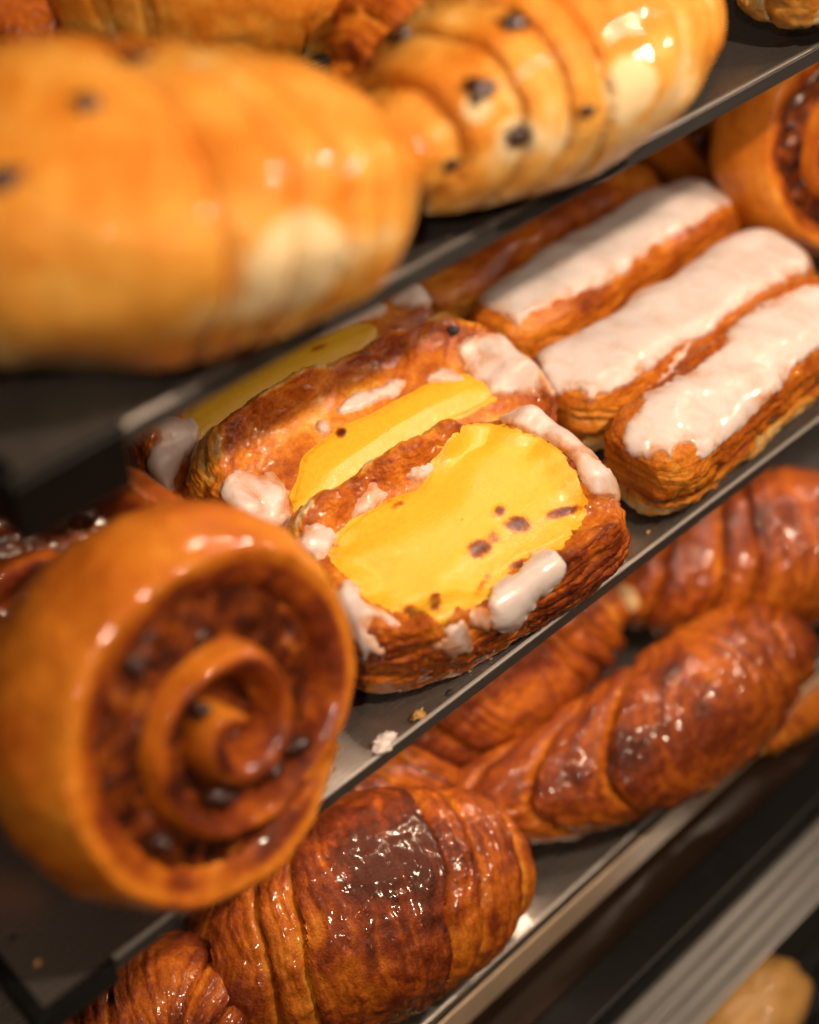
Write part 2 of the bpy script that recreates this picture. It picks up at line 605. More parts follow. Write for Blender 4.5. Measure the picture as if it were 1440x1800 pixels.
def coating(name, P, Nn, poly, mat, parent, off, thick, edge_px, wu, wv, ragged=3.0, seed=0, thin=None, burns=None, dome=0.0, wave=0.0):
    """a layer of real thickness lying on a pastry's surface inside an outline"""
    nu, nv = P.shape[:2]
    W = P.reshape(-1, 3)
    Nf = Nn.reshape(-1, 3)
    px = proj(W)
    poly = chaikin(poly)
    d = sdf(poly, px)
    face = ((CAM - W) * Nf).sum(1) > -0.02
    d = np.where(face, d, -200)
    near = d > -40
    nz = np.zeros(len(W))
    nz[near] = fbm(W[near], 140 if mat is M_ICING else 70, 2, seed) + (0.5 * fbm(W[near], 520, 2, seed + 1) if mat is M_ICING else 0)
    d = d + ragged * nz
    x = np.clip(d / edge_px, -1.2, 1)
    h = np.where(x > 0, np.sqrt(np.clip(1 - (1 - x) ** 2, 0, 1)), x * 2.0) * thick + 0.00035
    if dome:
        h = h + dome * smooth_grid(sst(0, 90, d).reshape(nu, nv, 1), 40, wu, wv).ravel()
    if wave:
        lw = np.zeros(len(W))
        lw[near] = fbm(W[near], 75, 2, seed + 5)
        h = h + wave * lw * sst(0, 12, d)
    V = W + Nf * h[:, None]
    F = grid_faces(nu, nv, wu, wv)
    keep = (d[F] > -edge_px * 1.1).all(1)
    F = F[keep]
    if not len(F):
        return None
    at = {}
    if mat is M_ICING:
        tv = (1 - sst(0.0, 24.0, d)) * 0.42
        at["thin"] = tv + (0 if thin is None else thin)
    if mat is M_CUSTARD:
        bv = np.zeros(len(W))
        for (bx, by, rx, ry, ang, amt) in (burns or []):
            ca, sa = math.cos(ang), math.sin(ang)
            dx, dy = px[:, 0] - bx, px[:, 1] - by
            u, v = dx * ca + dy * sa, -dx * sa + dy * ca
            bv = np.maximum(bv, amt * np.exp(-((u / rx) ** 2 + (v / ry) ** 2) ** 1.5))
        at["burn_edge"] = bv + 0.16 * (1 - sst(0, 70, d)) + 0.12 * (1 - sst(0, 20, d)) * (1 + nz)  # burnt specks, plus deeper orange towards the edge
        V = V + Nf * (0.0005 * np.clip(bv, 0, 1) * (1 + nz))[:, None]
    V, F, at = compact(V - off, F, at)
    return mesh_obj(name, V, F, mat, parent, at)


# ------------------------------------------------------------------ custard pastries
def danish(label, origin, yaw, tilt, L, W, seed, custard, icings, burns, chars=(), res=(760, 210), roll=0.0, H=0.034, flat_front=False):
    nth, ns = res
    ph = np.linspace(0, 2 * math.pi, 4001)
    ex = 2 / 4.2
    ox = np.sign(np.cos(ph)) * np.abs(np.cos(ph)) ** ex * L / 2
    oy = np.sign(np.sin(ph)) * np.abs(np.sin(ph)) ** ex * W / 2
    al = np.concatenate([[0], np.cumsum(np.hypot(np.diff(ox), np.diff(oy)))])
    u = np.linspace(0, al[-1], nth, endpoint=False)
    ox, oy = np.interp(u, al, ox), np.interp(u, al, oy)
    ctrl = [(0.0, .80), (0.25, .80), (0.5, .80), (0.65, .82), (0.76, .93), (0.85, 1.0), (0.92, .95), (0.975, .76), (1.0, .5), (0.985, .25), (0.95, .08), (0.88, 0.0), (0.55, 0.0), (0.0, 0.0)]
    if flat_front:
        ctrl[3:7] = [(0.66, .82), (0.78, .90), (0.875, 1.0), (0.93, .95)]
    pr = catmull(ctrl, 1200)
    pa = np.concatenate([[0], np.cumsum(np.hypot(np.diff(pr[:, 0]) * W * 0.6, np.diff(pr[:, 1]) * H))])
    tot = pa[-1]
    sv = np.linspace(0, tot, 4000)
    dens = np.where(sv < tot * 0.70, 1.0, 0.12)
    cd = np.concatenate([[0], np.cumsum(dens[:-1])])
    sv = np.interp(np.linspace(0, cd[-1], ns), cd, sv)
    A, Zp = np.interp(sv, pa, pr[:, 0]), np.interp(sv, pa, pr[:, 1])
    top = np.interp(sv, pa, np.linspace(0, 1, 1200)) < 0.60
    circ = v3(np.cos(u / al[-1] * 2 * math.pi), np.sin(u / al[-1] * 2 * math.pi), 0)
    wob = 1 + 0.035 * fbm(circ, 2.2, 3, seed)
    X = ox[:, None] * A[None] * wob[:, None]
    Y = oy[:, None] * A[None] * wob[:, None]
    hz = 1 + 0.16 * fbm(circ, 2.6, 2, seed + 3)
    Zc = Zp[None] * H * (1 + (hz[:, None] - 1) * sst(0.5, 0.8, A)[None])
    if flat_front:                                       # the front rim is pressed down by the pastry lying on it
        mf = sst(-0.05, -0.35, Y / (W / 2)) * (sst(0.5, 0.62, A) * sst(0.965, 0.90, A))[None] * (Zp > 0.5)[None]
        Zc = Zc * (1 - mf) + 0.80 * H * mf
    P = v3(X, Y, Zc)
    Nn = grid_normals(P, True, False)
    Nn = Nn * np.sign((Nn[:, 5, 2]).mean())
    side = sst(0.86, 1.0, A)[None] * (Zp[None] < 0.97) * np.ones_like(X)
    rim = (sst(0.55, 0.75, A)[None] * np.ones_like(X)) * (Zp > 0.4)[None]
    flow = v3(Zc + 0.3 * np.hypot(X, Y) * 0.25, u[:, None] + 0 * X, 0.0 * X)
    mac = 0.0018 * fbm(P, 45, 2, seed) * rim + 0.0004 * fbm(P, 150, 2, seed + 1) * rim
    Psm = P + Nn * mac[..., None]
    lay = fbm(v3(Zc * 520 + 2.2 * fbm(P, 40, 2, seed + 9), u[:, None] * 35 + 0 * X, 0 * X), 1.0, 3, seed + 2)
    disp = 0.0011 * lay * np.maximum(side, 0.25 * rim) + 0.0005 * fbm(P, 420, 3, seed + 4) * np.maximum(rim, side)
    ca, sa = math.cos(yaw), math.sin(yaw)
    ct, st_ = math.cos(tilt), math.sin(tilt)
    cr, sr = math.cos(roll), math.sin(roll)
    R = np.array([[ca, -sa, 0], [sa, ca, 0], [0, 0, 1]]) @ np.array([[1, 0, 0], [0, ct, -st_], [0, st_, ct]]) @ np.array([[cr, 0, sr], [0, 1, 0], [-sr, 0, cr]])
    # the front bottom edge rests at `origin`
    piv = np.array([0, -W / 2 * 0.9, 0.0])
    org = np.array(origin, float)

    def place(Q):
        return (Q - piv) @ R.T + org

    t = empty("custard_pastry", org)
    tag(t, label, "pastry", "custard pastries lying over one another")
    Pf = Psm + Nn * disp[..., None]
    bake_tone = 0.50 + 0.20 * fbm(P, 45, 3, seed + 6) + 0.16 * sst(0.70, 0.9, A)[None] - 0.20 * side * sst(0.5, 0.0, Zp)[None] + 0.20 * lay * np.maximum(side, 0.4)
    bake_tone = bake_tone - 0.18 * (1 - sst(0.5, 0.72, A))[None] * np.ones_like(X)
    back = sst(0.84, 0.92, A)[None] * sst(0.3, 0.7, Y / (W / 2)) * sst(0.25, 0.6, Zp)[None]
    bake_tone = bake_tone - 0.42 * back * (1 + 0.7 * fbm(P, 130, 2, seed + 12))
    Wp = place(Pf)
    mesh_obj("pastry_base", (Wp - org).reshape(-1, 3), grid_faces(nth, ns, True, False), M_CRUST, t, {"bake_tone": bake_tone.ravel(), "flow": flow.reshape(-1, 3)})
    # smooth carrier for custard and icing
    kk = int(np.argmin(np.abs(sv - tot * 0.66)))
    Ps = smooth_grid(Psm[:, :kk], 14, True, False)
    Pw = place(Ps)
    Nw = Nn[:, :kk] @ R.T
    Pc = place(smooth_grid(Psm[:, :kk], 70 if flat_front else 45, True, False))
    coating("custard_filling", Pc, Nw, custard, M_CUSTARD, t, org, 0.0010, 26, True, False, 5.0, seed, burns=burns, dome=0.0034)
    for i, (pg, th) in enumerate(icings):
        coating("icing_patch", Pw, Nw, pg, M_ICING, t, org, th, 9 if th < 0.0012 else (12 if th < 0.002 else 24), True, False, 4.5, seed + 20 + i, thin=-0.1 if th > 0.002 else (0.14 if th > 0.00115 else 0.36), wave=0.0003)
    flat = Pw.reshape(-1, 3)
    pxs = proj(flat)
    for (cx, cy, r) in chars:
        k = int(np.argmin((pxs[:, 0] - cx) ** 2 + (pxs[:, 1] - cy) ** 2))
        lump("charred_flake", flat[k] + Nw.reshape(-1, 3)[k] * 0.0038, r, M_CHAR, t, int(cx), (1, 0.7, 0.4), 0.6, 10, Nw.reshape(-1, 3)[k])
    return t


def c3(p): return crop(200, 450, 0.6389, p)
def c4(p): return crop(460, 680, 0.4583, p)
def c5(p): return crop(760, 200, 0.4722, p)


D1_CUST = c4([(690, 240), (720, 190), (780, 150), (860, 135), (940, 150), (1040, 180), (1130, 240), (1190, 300), (1230, 380), (1240, 460), (1200, 540), (1120, 610), (1010, 640), (930, 700), (880, 770), (850, 830), (790, 870), (720, 890), (680, 930), (620, 900), (560, 870), (480, 860), (400, 810), (360, 770), (300, 720), (275, 660), (290, 590), (340, 540), (400, 490), (520, 430), (620, 400), (650, 340), (665, 290)])
D1_ICE = [
    (c4([(905, 80), (940, 40), (1000, 15), (1070, 20), (1130, 50), (1190, 100), (1230, 170), (1260, 240), (1310, 300), (1360, 360), (1390, 420), (1360, 440), (1300, 425), (1240, 390), (1210, 340), (1180, 270), (1120, 220), (1040, 180), (960, 145), (910, 120)]), 0.0010),
    (c4([(875, 790), (920, 740), (990, 710), (1020, 660), (1080, 630), (1140, 645), (1168, 690), (1150, 750), (1100, 790), (1050, 800), (1030, 850), (990, 910), (950, 945), (890, 930), (870, 870)]), 0.0024),
    (c4([(795, 870), (830, 845), (870, 850), (880, 900), (870, 945), (840, 930), (800, 910)]), 0.0010),
    (c4([(640, 1000), (700, 960), (710, 920), (760, 890), (790, 900), (805, 960), (800, 1020), (760, 1005), (730, 1030), (690, 1015)]), 0.0009),
    (c4([(240, 770), (300, 780), (300, 750), (340, 740), (380, 770), (370, 810), (420, 840), (480, 880), (540, 910), (500, 920), (430, 880), (400, 920), (440, 980), (480, 1020), (440, 1030), (420, 1010), (390, 1070), (370, 1000), (330, 930), (280, 840)]), 0.0012),
    (c4([(95, 600), (150, 590), (160, 545), (210, 520), (250, 530), (290, 570), (260, 600), (240, 640), (220, 670), (180, 640), (120, 620)]), 0.0012),
    (c4([(340, 510), (370, 450), (410, 400), (430, 375), (450, 400), (485, 410), (450, 440), (420, 470), (380, 490)]), 0.0009),
    (c4([(560, 340), (600, 310), (650, 290), (660, 320), (640, 345), (590, 355)]), 0.0012),
]
k4 = lambda a, b, rx, ry, ang, amt: (460 + a * .4583, 680 + b * .4583, rx * .56, ry * .56, ang, amt)
D1_BURN = [k4(905, 508, 26, 20, -.6, .75), k4(975, 548, 44, 25, -.1, .95), k4(880, 600, 32, 22, -.5, .55), k4(828, 643, 44, 26, -.4, .9),
           k4(1150, 490, 62, 18, -.4, .8), k4(670, 842, 22, 28, 0, .8), k4(520, 465, 22, 14, -.5, .4), k4(590, 885, 50, 22, .4, .7),
           k4(985, 680, 30, 12, -.4, .6), k4(1000, 560, 100, 30, -.4, .18), k4(850, 760, 12, 60, .5, .3)]
k3 = lambda a, b, rx, ry, ang, amt: (200 + a * .6389, 450 + b * .6389, rx * .6389, ry * .6389, ang, amt)
D2_CUST = c3([(500, 640), (520, 560), (560, 520), (640, 470), (720, 430), (800, 390), (900, 350), (960, 325), (1020, 345), (1060, 390), (980, 430), (880, 480), (780, 560), (690, 640), (580, 700), (500, 730)])
D2_ICE = [
    (c3([(940, 250), (1000, 215), (1080, 205), (1130, 240), (1180, 310), (1225, 395), (1160, 375), (1100, 380), (1030, 395), (1020, 350), (980, 340), (960, 290)]), 0.0011),
    (c3([(865, 320), (920, 305), (960, 330), (970, 360), (910, 350), (860, 345)]), 0.0011),
    (c3([(612, 420), (650, 390), (720, 370), (770, 330), (810, 335), (800, 370), (740, 395), (670, 420), (625, 435)]), 0.0012),
    (c3([(290, 660), (300, 610), (350, 590), (390, 610), (430, 590), (470, 640), (490, 690), (480, 740), (440, 770), (380, 740), (330, 710)]), 0.0009),
    (c3([(555, 465), (575, 450), (595, 470), (575, 490)]), 0.0009),
]
D3_CUST = c3([(200, 420), (300, 340), (420, 270), (540, 230), (640, 190), (740, 190), (700, 250), (640, 300), (540, 360), (430, 420), (330, 470), (250, 510), (210, 470)])
D3_ICE = [
    (c3([(90, 460), (140, 440), (190, 460), (215, 435), (245, 470), (240, 520), (190, 560), (165, 600), (155, 680), (135, 670), (130, 620), (95, 590), (95, 540), (130, 500)]), 0.0012),
    (c3([(430, 260), (520, 200), (620, 160), (700, 120), (750, 135), (740, 160), (650, 190), (560, 220), (500, 245)]), 0.0014),
    (c3([(740, 110), (850, 50), (900, 80), (950, 130), (900, 150), (850, 140), (790, 150)]), 0.0012),
]
danish("nearest custard pastry in sharp focus, wide yellow custard with burnt specks", (-0.0105, 0.0285, 0.001), math.radians(-8), math.radians(12.0), 0.124, 0.080, 11, D1_CUST, D1_ICE, D1_BURN, [(810, 818, 0.0019)], H=0.037)
danish("custard pastry between two others, a black flake on its back rim", (0.006, 0.088, 0.001), math.radians(-3), math.radians(20), 0.150, 0.078, 23, D2_CUST, D2_ICE, [k3(625, 490, 14, 16, 0, .8)], [(792, 583, 0.0022)], flat_front=True)
danish("custard pastry furthest back, shaded under the upper tray, icing drip at its left end", (0.000, 0.133, 0.001), math.radians(-2), math.radians(20), 0.152, 0.078, 37, D3_CUST, D3_ICE, [k3(560, 262, 30, 10, -.4, .5)], [], (600, 170), flat_front=True)


# ------------------------------------------------------------------ iced slices
def strip(label, x0, x1, yc, W, H, seed, ice, yaw=0.0, res=(420, 200), zb=0.0008, ithk=0.0009, bow=0.0):
    nt_, nc = res
    L = x1 - x0
    s = np.linspace(-1, 1, nt_)
    s = np.sign(s) * (1 - (1 - np.abs(s)) ** 1.35)
    th = np.linspace(0, 2 * math.pi, nc, endpoint=False)
    env = (1 - np.abs(s) ** 9) ** 0.42
    e = 2 / 3.6
    cy = np.sign(np.sin(th)) * np.abs(np.sin(th)) ** e
    cz = np.sign(np.cos(th)) * np.abs(np.cos(th)) ** (2 / 3.4)
    lowp = 1 - 0.10 * sst(0.0, -0.9, cz)
    X = s[:, None] * L / 2 + 0 * th[None]
    mid = 1 + 0.05 * fbm(v3(s * 3, 0, 0), 1.0, 2, seed)
    Y = (W / 2 * cy * lowp)[None] * (0.35 + 0.65 * env * mid)[:, None]
    Y = np.where(np.abs(s)[:, None] > 0.9999, 0, Y)
    topz = (0.55 + 0.45 * env) * (1 + 0.05 * fbm(v3(s * 2.3, 5, 0), 1.0, 2, seed + 1))
    Z = H / 2 + H / 2 * cz[None] * topz[:, None] * np.where(cz > 0, 1, 1)[None]
    endc = (np.abs(s) > 0.9999)
    Z[endc] = H / 2 + (Z[endc] - H / 2) * 0.35
    P = v3(X, Y, Z)
    Nn = grid_normals(P, False, True)
    Nn = Nn * np.sign(Nn[nt_ // 2, 0, 2])
    zz = Z / H
    side = (sst(0.86, 0.62, zz)) * (zz > 0.04)
    macro = 0.0014 * fbm(P, 60, 3, seed)
    macro = macro * 1.0
    Psm = P + Nn * macro[..., None]
    Psm[..., 1] += bow * (1 - s[:, None] ** 2) + 0.002 * fbm(v3(s * 1.7, 9, 0), 1.0, 2, seed + 8)[:, None]
    along = X * np.ones_like(Y)
    lay = fbm(v3(Z * 480 + 2.0 * fbm(P, 45, 2, seed + 2), along * 40 + Y * 12, 0 * X), 1.0, 3, seed + 3)
    groove = np.exp(-((zz - 0.40 - 0.05 * fbm(P, 28, 2, seed + 4)) / 0.055) ** 2) * side
    disp = 0.0012 * lay * side - 0.0042 * groove * sst(1.0, 0.93, np.abs(s))[:, None] + 0.0004 * fbm(P, 420, 3, seed + 5)
    disp = disp * sst(1.0, 0.985, np.abs(s))[:, None]
    bake_tone = 0.47 + 0.18 * fbm(P, 40, 3, seed + 6) + 0.10 * lay * side - 0.30 * side * sst(0.42, 0.30, zz) + 0.22 * groove + 0.06 * sst(0.5, 0.9, zz)  # groove between the layers darkened in the colour, lower layer paler
    org = np.array([(x0 + x1) / 2, yc, zb])
    ca, sa = math.cos(yaw), math.sin(yaw)
    R = np.array([[ca, -sa, 0], [sa, ca, 0], [0, 0, 1]])
    t = empty("iced_slice", org)
    tag(t, label, "pastry", "iced slices side by side")
    flow = v3(Z * np.ones_like(Y), along, 0 * X)
    mesh_obj("pastry_body", ((Psm + Nn * disp[..., None]) @ R.T).reshape(-1, 3), grid_faces(nt_, nc, False, True), M_STRIP, t, {"bake_tone": bake_tone.ravel(), "flow": flow.reshape(-1, 3)})
    Ps = smooth_grid(Psm, 16, False, True) @ R.T + org
    Nw = grid_normals(Ps, False, True)
    Nw = Nw * np.sign(Nw[nt_ // 2, 0, 2])
    for i, pg in enumerate(ice):
        coating("icing", Ps, Nw, pg, M_ICING, t, org, ithk if i == 0 else 0.0010, 9, False, True, 5.0, seed + 30 + i, wave=0.00025, thin=0.13)
    return t


C_ICE = [c5([(708, 1205), (735, 1135), (790, 1090), (775, 1040), (830, 1030), (900, 1000), (985, 945), (1070, 890), (1110, 800), (1180, 745), (1290, 690), (1440, 640), (1560, 600), (1700, 560), (1700, 700), (1560, 800), (1440, 880), (1340, 940), (1310, 985), (1260, 1040), (1215, 1090), (1190, 1130), (1130, 1185), (1080, 1215), (1040, 1260), (1000, 1290), (985, 1240), (960, 1215), (890, 1240), (885, 1280), (860, 1250), (800, 1270), (760, 1282), (725, 1250)])]
B_ICE = [c5([(385, 890), (440, 850), (520, 810), (600, 770), (640, 730), (720, 680), (800, 640), (880, 590), (960, 540), (1010, 490), (1090, 440), (1170, 395), (1260, 400), (1350, 440), (1400, 500), (1415, 560), (1390, 590), (1330, 605), (1270, 640), (1200, 670), (1160, 710), (1080, 760), (1040, 820), (960, 850), (890, 890), (820, 930), (770, 975), (740, 1010), (690, 1030), (660, 1050), (620, 1040), (600, 1080), (570, 1045), (540, 1020), (490, 1040), (455, 1045), (430, 990), (400, 940)]),
         c5([(780, 1035), (840, 1000), (900, 930), (940, 860), (965, 845), (945, 910), (900, 965), (860, 1015), (820, 1035)])]
A_ICE = [c5([(90, 650), (140, 590), (200, 560), (280, 520), (380, 490), (440, 450), (500, 390), (580, 330), (660, 290), (740, 240), (820, 180), (900, 135), (980, 150), (1050, 200), (1100, 260), (1135, 320), (1080, 340), (1000, 390), (920, 440), (850, 470), (790, 520), (730, 580), (650, 630), (560, 670), (480, 690), (400, 720), (350, 760), (310, 800), (295, 770), (260, 740), (210, 730), (160, 690), (150, 650), (110, 670)])]
E_ICE = [c5([(560, 250), (640, 200), (740, 150), (830, 90), (845, 130), (760, 170), (680, 215), (600, 260)])]

strip("iced slice nearest the tray edge, right end running out of the picture", 0.071, 0.228, 0.0445, 0.044, 0.040, 51, C_ICE, yaw=math.radians(1.5), bow=0.001)
strip("iced slice in the middle of the three white ones, icing drip on its side", 0.079, 0.236, 0.0890, 0.043, 0.038, 52, B_ICE, yaw=math.radians(-1.0), bow=-0.002)
strip("iced slice crossed by the shadow of the upper tray", 0.086, 0.246, 0.1345, 0.042, 0.041, 53, A_ICE, yaw=math.radians(0.8), bow=0.002)
strip("iced slice mostly hidden below the upper tray edge, only its brown side showing", 0.080, 0.236, 0.1800, 0.043, 0.040, 54, E_ICE, res=(260, 140))


# ------------------------------------------------------------------ croissants
def croissant(name, label, group, spine, R, z0, seed, base=0.5, nb=4, mat=M_CROIS, pale=(), raisins=(), res=(300, 220), flat=0.92, depth=0.16, dark=(), skew=0.10, pw=2.2, streak=1.0, s0=0.0, step=0.45, lumpy=0.05):
    nt_, nc = res
    sp = catmull(spine, 400)
    al = np.concatenate([[0], np.cumsum(np.linalg.norm(np.diff(sp, axis=0), axis=1))])
    Ltot = al[-1]
    s = np.linspace(-1, 1, nt_)
    s = np.sin(s * math.pi / 2) * 0.35 + s * 0.65
    C0 = np.stack([np.interp((s + 1) / 2 * Ltot, al, sp[:, k]) for k in range(3)], -1)
    T = np.gradient(C0, axis=0)
    T /= np.linalg.norm(T, axis=1, keepdims=True)
    B = UPZ - T * (T @ UPZ)[:, None]
    B /= np.linalg.norm(B, axis=1, keepdims=True)
    Sd = np.cross(T, B)
    th = np.linspace(0, 2 * math.pi, nc, endpoint=False)
    rs = np.random.RandomState(seed)
    SS = s[:, None] + 0 * th[None]
    TH = th[None] + 0 * s[:, None]
    circ = v3(np.cos(TH), np.sin(TH), SS * 1.5)
    sg = np.sign(SS + 1e-9)
    SO = (SS - s0) / (1 + np.abs(s0))
    sg = np.sign(SO + 1e-9)
    a = np.abs(SO + skew * np.sin(TH + rs.rand() * 6.28) * sst(0, 0.25, np.abs(SO)) + 0.028 * fbm(circ, 1.3, 2, seed) + 0.006 * fbm(circ, 9.0, 2, seed + 11))
    edges = np.array([0.20 + 0.03 * rs.randn()] + [0.20 + (k + 1) * 0.76 / nb + 0.025 * rs.randn() for k in range(nb - 1)])
    edges = np.concatenate([edges, [1.25]])
    idx = np.zeros_like(a, dtype=int)
    for e_ in edges[:-1]:
        idx += (a > e_)
    lo = np.concatenate([[0], edges[:-1]])[idx]
    hi = edges[idx]
    q = np.clip((a - lo) / (hi - lo), 0, 1)
    puff = np.where(idx == 0, 1.12 - 0.1 * q ** 2, (1 - np.exp(-q / 0.16)) * (1.04 - 0.22 * q ** 2))
    lip = np.exp(-((1 - q) / 0.05) ** 2) * 0.25
    env = np.clip(1 - np.abs(SS) ** pw, 0, 1) ** 0.62
    # every fold keeps close to one girth and then drops to the next, so the layers read as steps
    mid = np.where(idx == 0, 0.0, lo + 0.35 * (np.minimum(hi, 1.0) - lo))
    envm = np.clip(1 - np.clip(mid, 0, 1) ** pw, 0, 1) ** 0.62
    blend = step * sst(0.0, 0.35, env) * sst(1.0, 0.85, a)
    env = env * (1 - blend) + np.minimum(envm, env * 1.35 + 0.02) * blend
    r = R * env * (1 - depth + depth * puff - depth * 0.3 * lip) * (1 + lumpy * fbm(circ, 1.1, 2, seed + 1))
    # folds lie over each other: fine laminate lines run round the body
    lay = fbm(v3(a * 42 + 0.7 * fbm(circ, 2.3, 2, seed + 3), TH * 0 + np.cos(TH) * 1.3, np.sin(TH) * 1.3), 1.0, 3, seed + 2, 0.6)
    blis = fbm(v3(np.cos(TH) * R * env, np.sin(TH) * R * env, SS * Ltot / 2), 190, 3, seed + 4)
    r = r + (0.00045 * lay + 0.0007 * blis) * sst(0, 0.3, env) * streak
    P = C0[:, None] + r[..., None] * (np.cos(TH)[..., None] * B[:, None] * flat + np.sin(TH)[..., None] * Sd[:, None])
    zc = P[..., 2] - z0
    P[..., 2] = z0 + 0.0006 + np.where(zc > 0.004, zc, 0.004 * np.exp(np.clip((zc - 0.004) / 0.004, -30, 0)))
    upf = np.cos(TH)
    bake_tone = base + 0.10 * upf + 0.12 * lay * streak + 0.16 * fbm(circ, 1.7, 3, seed + 5)
    bake_tone = bake_tone + (0.15 * np.exp(-(q / 0.05) ** 2) * (idx > 0) - 0.22 * np.exp(-((q - 0.14) / 0.08) ** 2) * (idx > 0) + 0.14 * np.exp(-((1 - q) / 0.16) ** 2) * (hi < 1.2) - 0.25 * np.exp(-((1 - q) / 0.03) ** 2) * (hi < 1.2)) * min(1.0, streak)  # crease shade also put into the browning; fold edges paler
    bake_tone = bake_tone - 0.22 * sst(-0.35, -0.9, upf)
    Wf = P.reshape(-1, 3)
    for (pxx, pyy, rr, amt) in dark:
        k = int(np.argmin(((proj(Wf) - (pxx, pyy)) ** 2).sum(1) + 4e4 * (((CAM - Wf) * (Wf - np.repeat(C0, nc, 0))).sum(1) < 0)))
        dd = np.linalg.norm(P - Wf[k], axis=-1)
        bake_tone = bake_tone + amt * sst(1.4, 0.3, dd / rr + 0.35 * fbm(P, 120, 3, seed + 8))
    for (pxx, pyy, rr) in pale:
        k = int(np.argmin(((proj(Wf) - (pxx, pyy)) ** 2).sum(1) + 4e4 * (((CAM - Wf) * (Wf - np.repeat(C0, nc, 0))).sum(1) < 0)))
        dd = np.linalg.norm(P - Wf[k], axis=-1)
        m_ = sst(1.1, 0.75, dd / rr + 0.14 * fbm(P, 70, 2, seed + 9))
        bake_tone = bake_tone * (1 - m_) - 0.12 * m_
    base_pt = np.array([C0[:, 0].mean(), C0[:, 1].mean(), z0])
    t = empty(name, base_pt)
    tag(t, label, "croissant", group)
    V = (P - base_pt).reshape(-1, 3)
    F = grid_faces(nt_, nc, False, True)
    flow = v3(a * Ltot / 2 + 0.002 * blis, TH * R, 0 * TH).reshape(-1, 3)
    # one mesh for each fold of the rolled dough
    fold = np.where(idx == 0, 0, idx * np.where(sg > 0, 1, -1))
    Ff = fold.reshape(-1)[F]
    fi = np.take_along_axis(Ff, np.argmax(np.abs(Ff), axis=1)[:, None], 1)[:, 0]
    mx = np.abs(fi).max()
    for k in np.unique(fi):
        sel = F[fi == k]
        vv, ff, aa = compact(V, sel, {"bake_tone": bake_tone.ravel(), "flow": flow})
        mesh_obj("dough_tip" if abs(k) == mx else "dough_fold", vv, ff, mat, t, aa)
    for i, (pxx, pyy, rr) in enumerate(raisins):
        pen = 4e4 * (((CAM - Wf) * (Wf - np.repeat(C0, nc, 0))).sum(1) < 0)
        k = int(np.argmin(((proj(Wf) - (pxx, pyy)) ** 2).sum(1) + pen))
        n_ = Wf[k] - np.repeat(C0, nc, 0)[k]
        n_ = n_ / np.linalg.norm(n_)
        lump("raisin", Wf[k] - n_ * rr * 0.22, rr, M_RAISIN, t, seed * 3 + i, (1.15, 0.85, 0.6), 0.35, 12, n_)
    return t


def sp(pts):                                              # spine through (pixel x, pixel y, height)
    return [atz(x, y, z) for x, y, z in pts]


GT = "raisin croissants on the uppermost tray"
croissant("raisin_croissant", "largest raisin croissant, out of focus at left, with a cream-coloured patch", GT,
          sp([(-420, 420, .196), (-100, 384, .200), (230, 362, .202), (500, 340, .198), (710, 330, .188)]), 0.0440, Z_TOP, 101, 0.21, 6, M_SOFT,
          pale=[(530, 475, 0.015)], raisins=[(150, 185, .0032), (5, 320, .0042), (240, 100, .0034), (-120, 260, .004), (420, 640, .003)], depth=0.15, streak=0.34, pw=2.4, step=0.2, lumpy=0.12, skew=0.16, s0=-0.12)
croissant("raisin_croissant", "raisin croissant beside the tray edge, dark fruit showing through its folds", GT,
          sp([(610, 300, .184), (740, 240, .190), (920, 140, .196), (1090, 60, .196), (1230, 30, .190)]), 0.0355, Z_TOP, 102, 0.20, 4, M_SOFT,
          pale=[(1120, 150, 0.010), (910, 245, 0.007), (840, 190, 0.004)], raisins=[(905, 38, .0040), (848, 155, .0048), (912, 240, .0042), (1035, 195, .0026), (795, 288, .0030), (700, 60, .004)], depth=0.10, streak=0.35, step=0.3, skew=0.18, lumpy=0.08)
croissant("raisin_croissant", "raisin croissant at the top edge of the picture behind the largest one", GT,
          sp([(30, -90, .196), (250, -60, .200), (480, -60, .200), (720, -110, .196)]), 0.036, Z_TOP, 103, 0.24, 4, M_SOFT, raisins=[(640, 30, .003)], depth=0.12, streak=0.5, res=(200, 160))
croissant("raisin_croissant", "browner raisin croissant wedged behind the one with showing fruit", GT,
          sp([(600, 210, .182), (700, 90, .188), (790, -40, .192), (860, -150, .190)]), 0.026, Z_TOP, 104, 0.50, 4, M_SOFT, depth=0.16, res=(200, 160), raisins=[(690, 75, .004)])
croissant("raisin_croissant", "brown croissant just showing in the top left corner", GT,
          sp([(-260, 60, .19), (-90, 10, .192), (60, -40, .192), (200, -120, .19)]), 0.030, Z_TOP, 105, 0.46, 4, M_SOFT, depth=0.14, res=(200, 160))
croissant("raisin_croissant", "croissant clipped by the top right corner of the picture", GT,
          sp([(1290, -50, .18), (1420, -60, .186), (1560, -120, .186)]), 0.024, Z_TOP, 106, 0.40, 3, M_SOFT, depth=0.14, res=(160, 140))

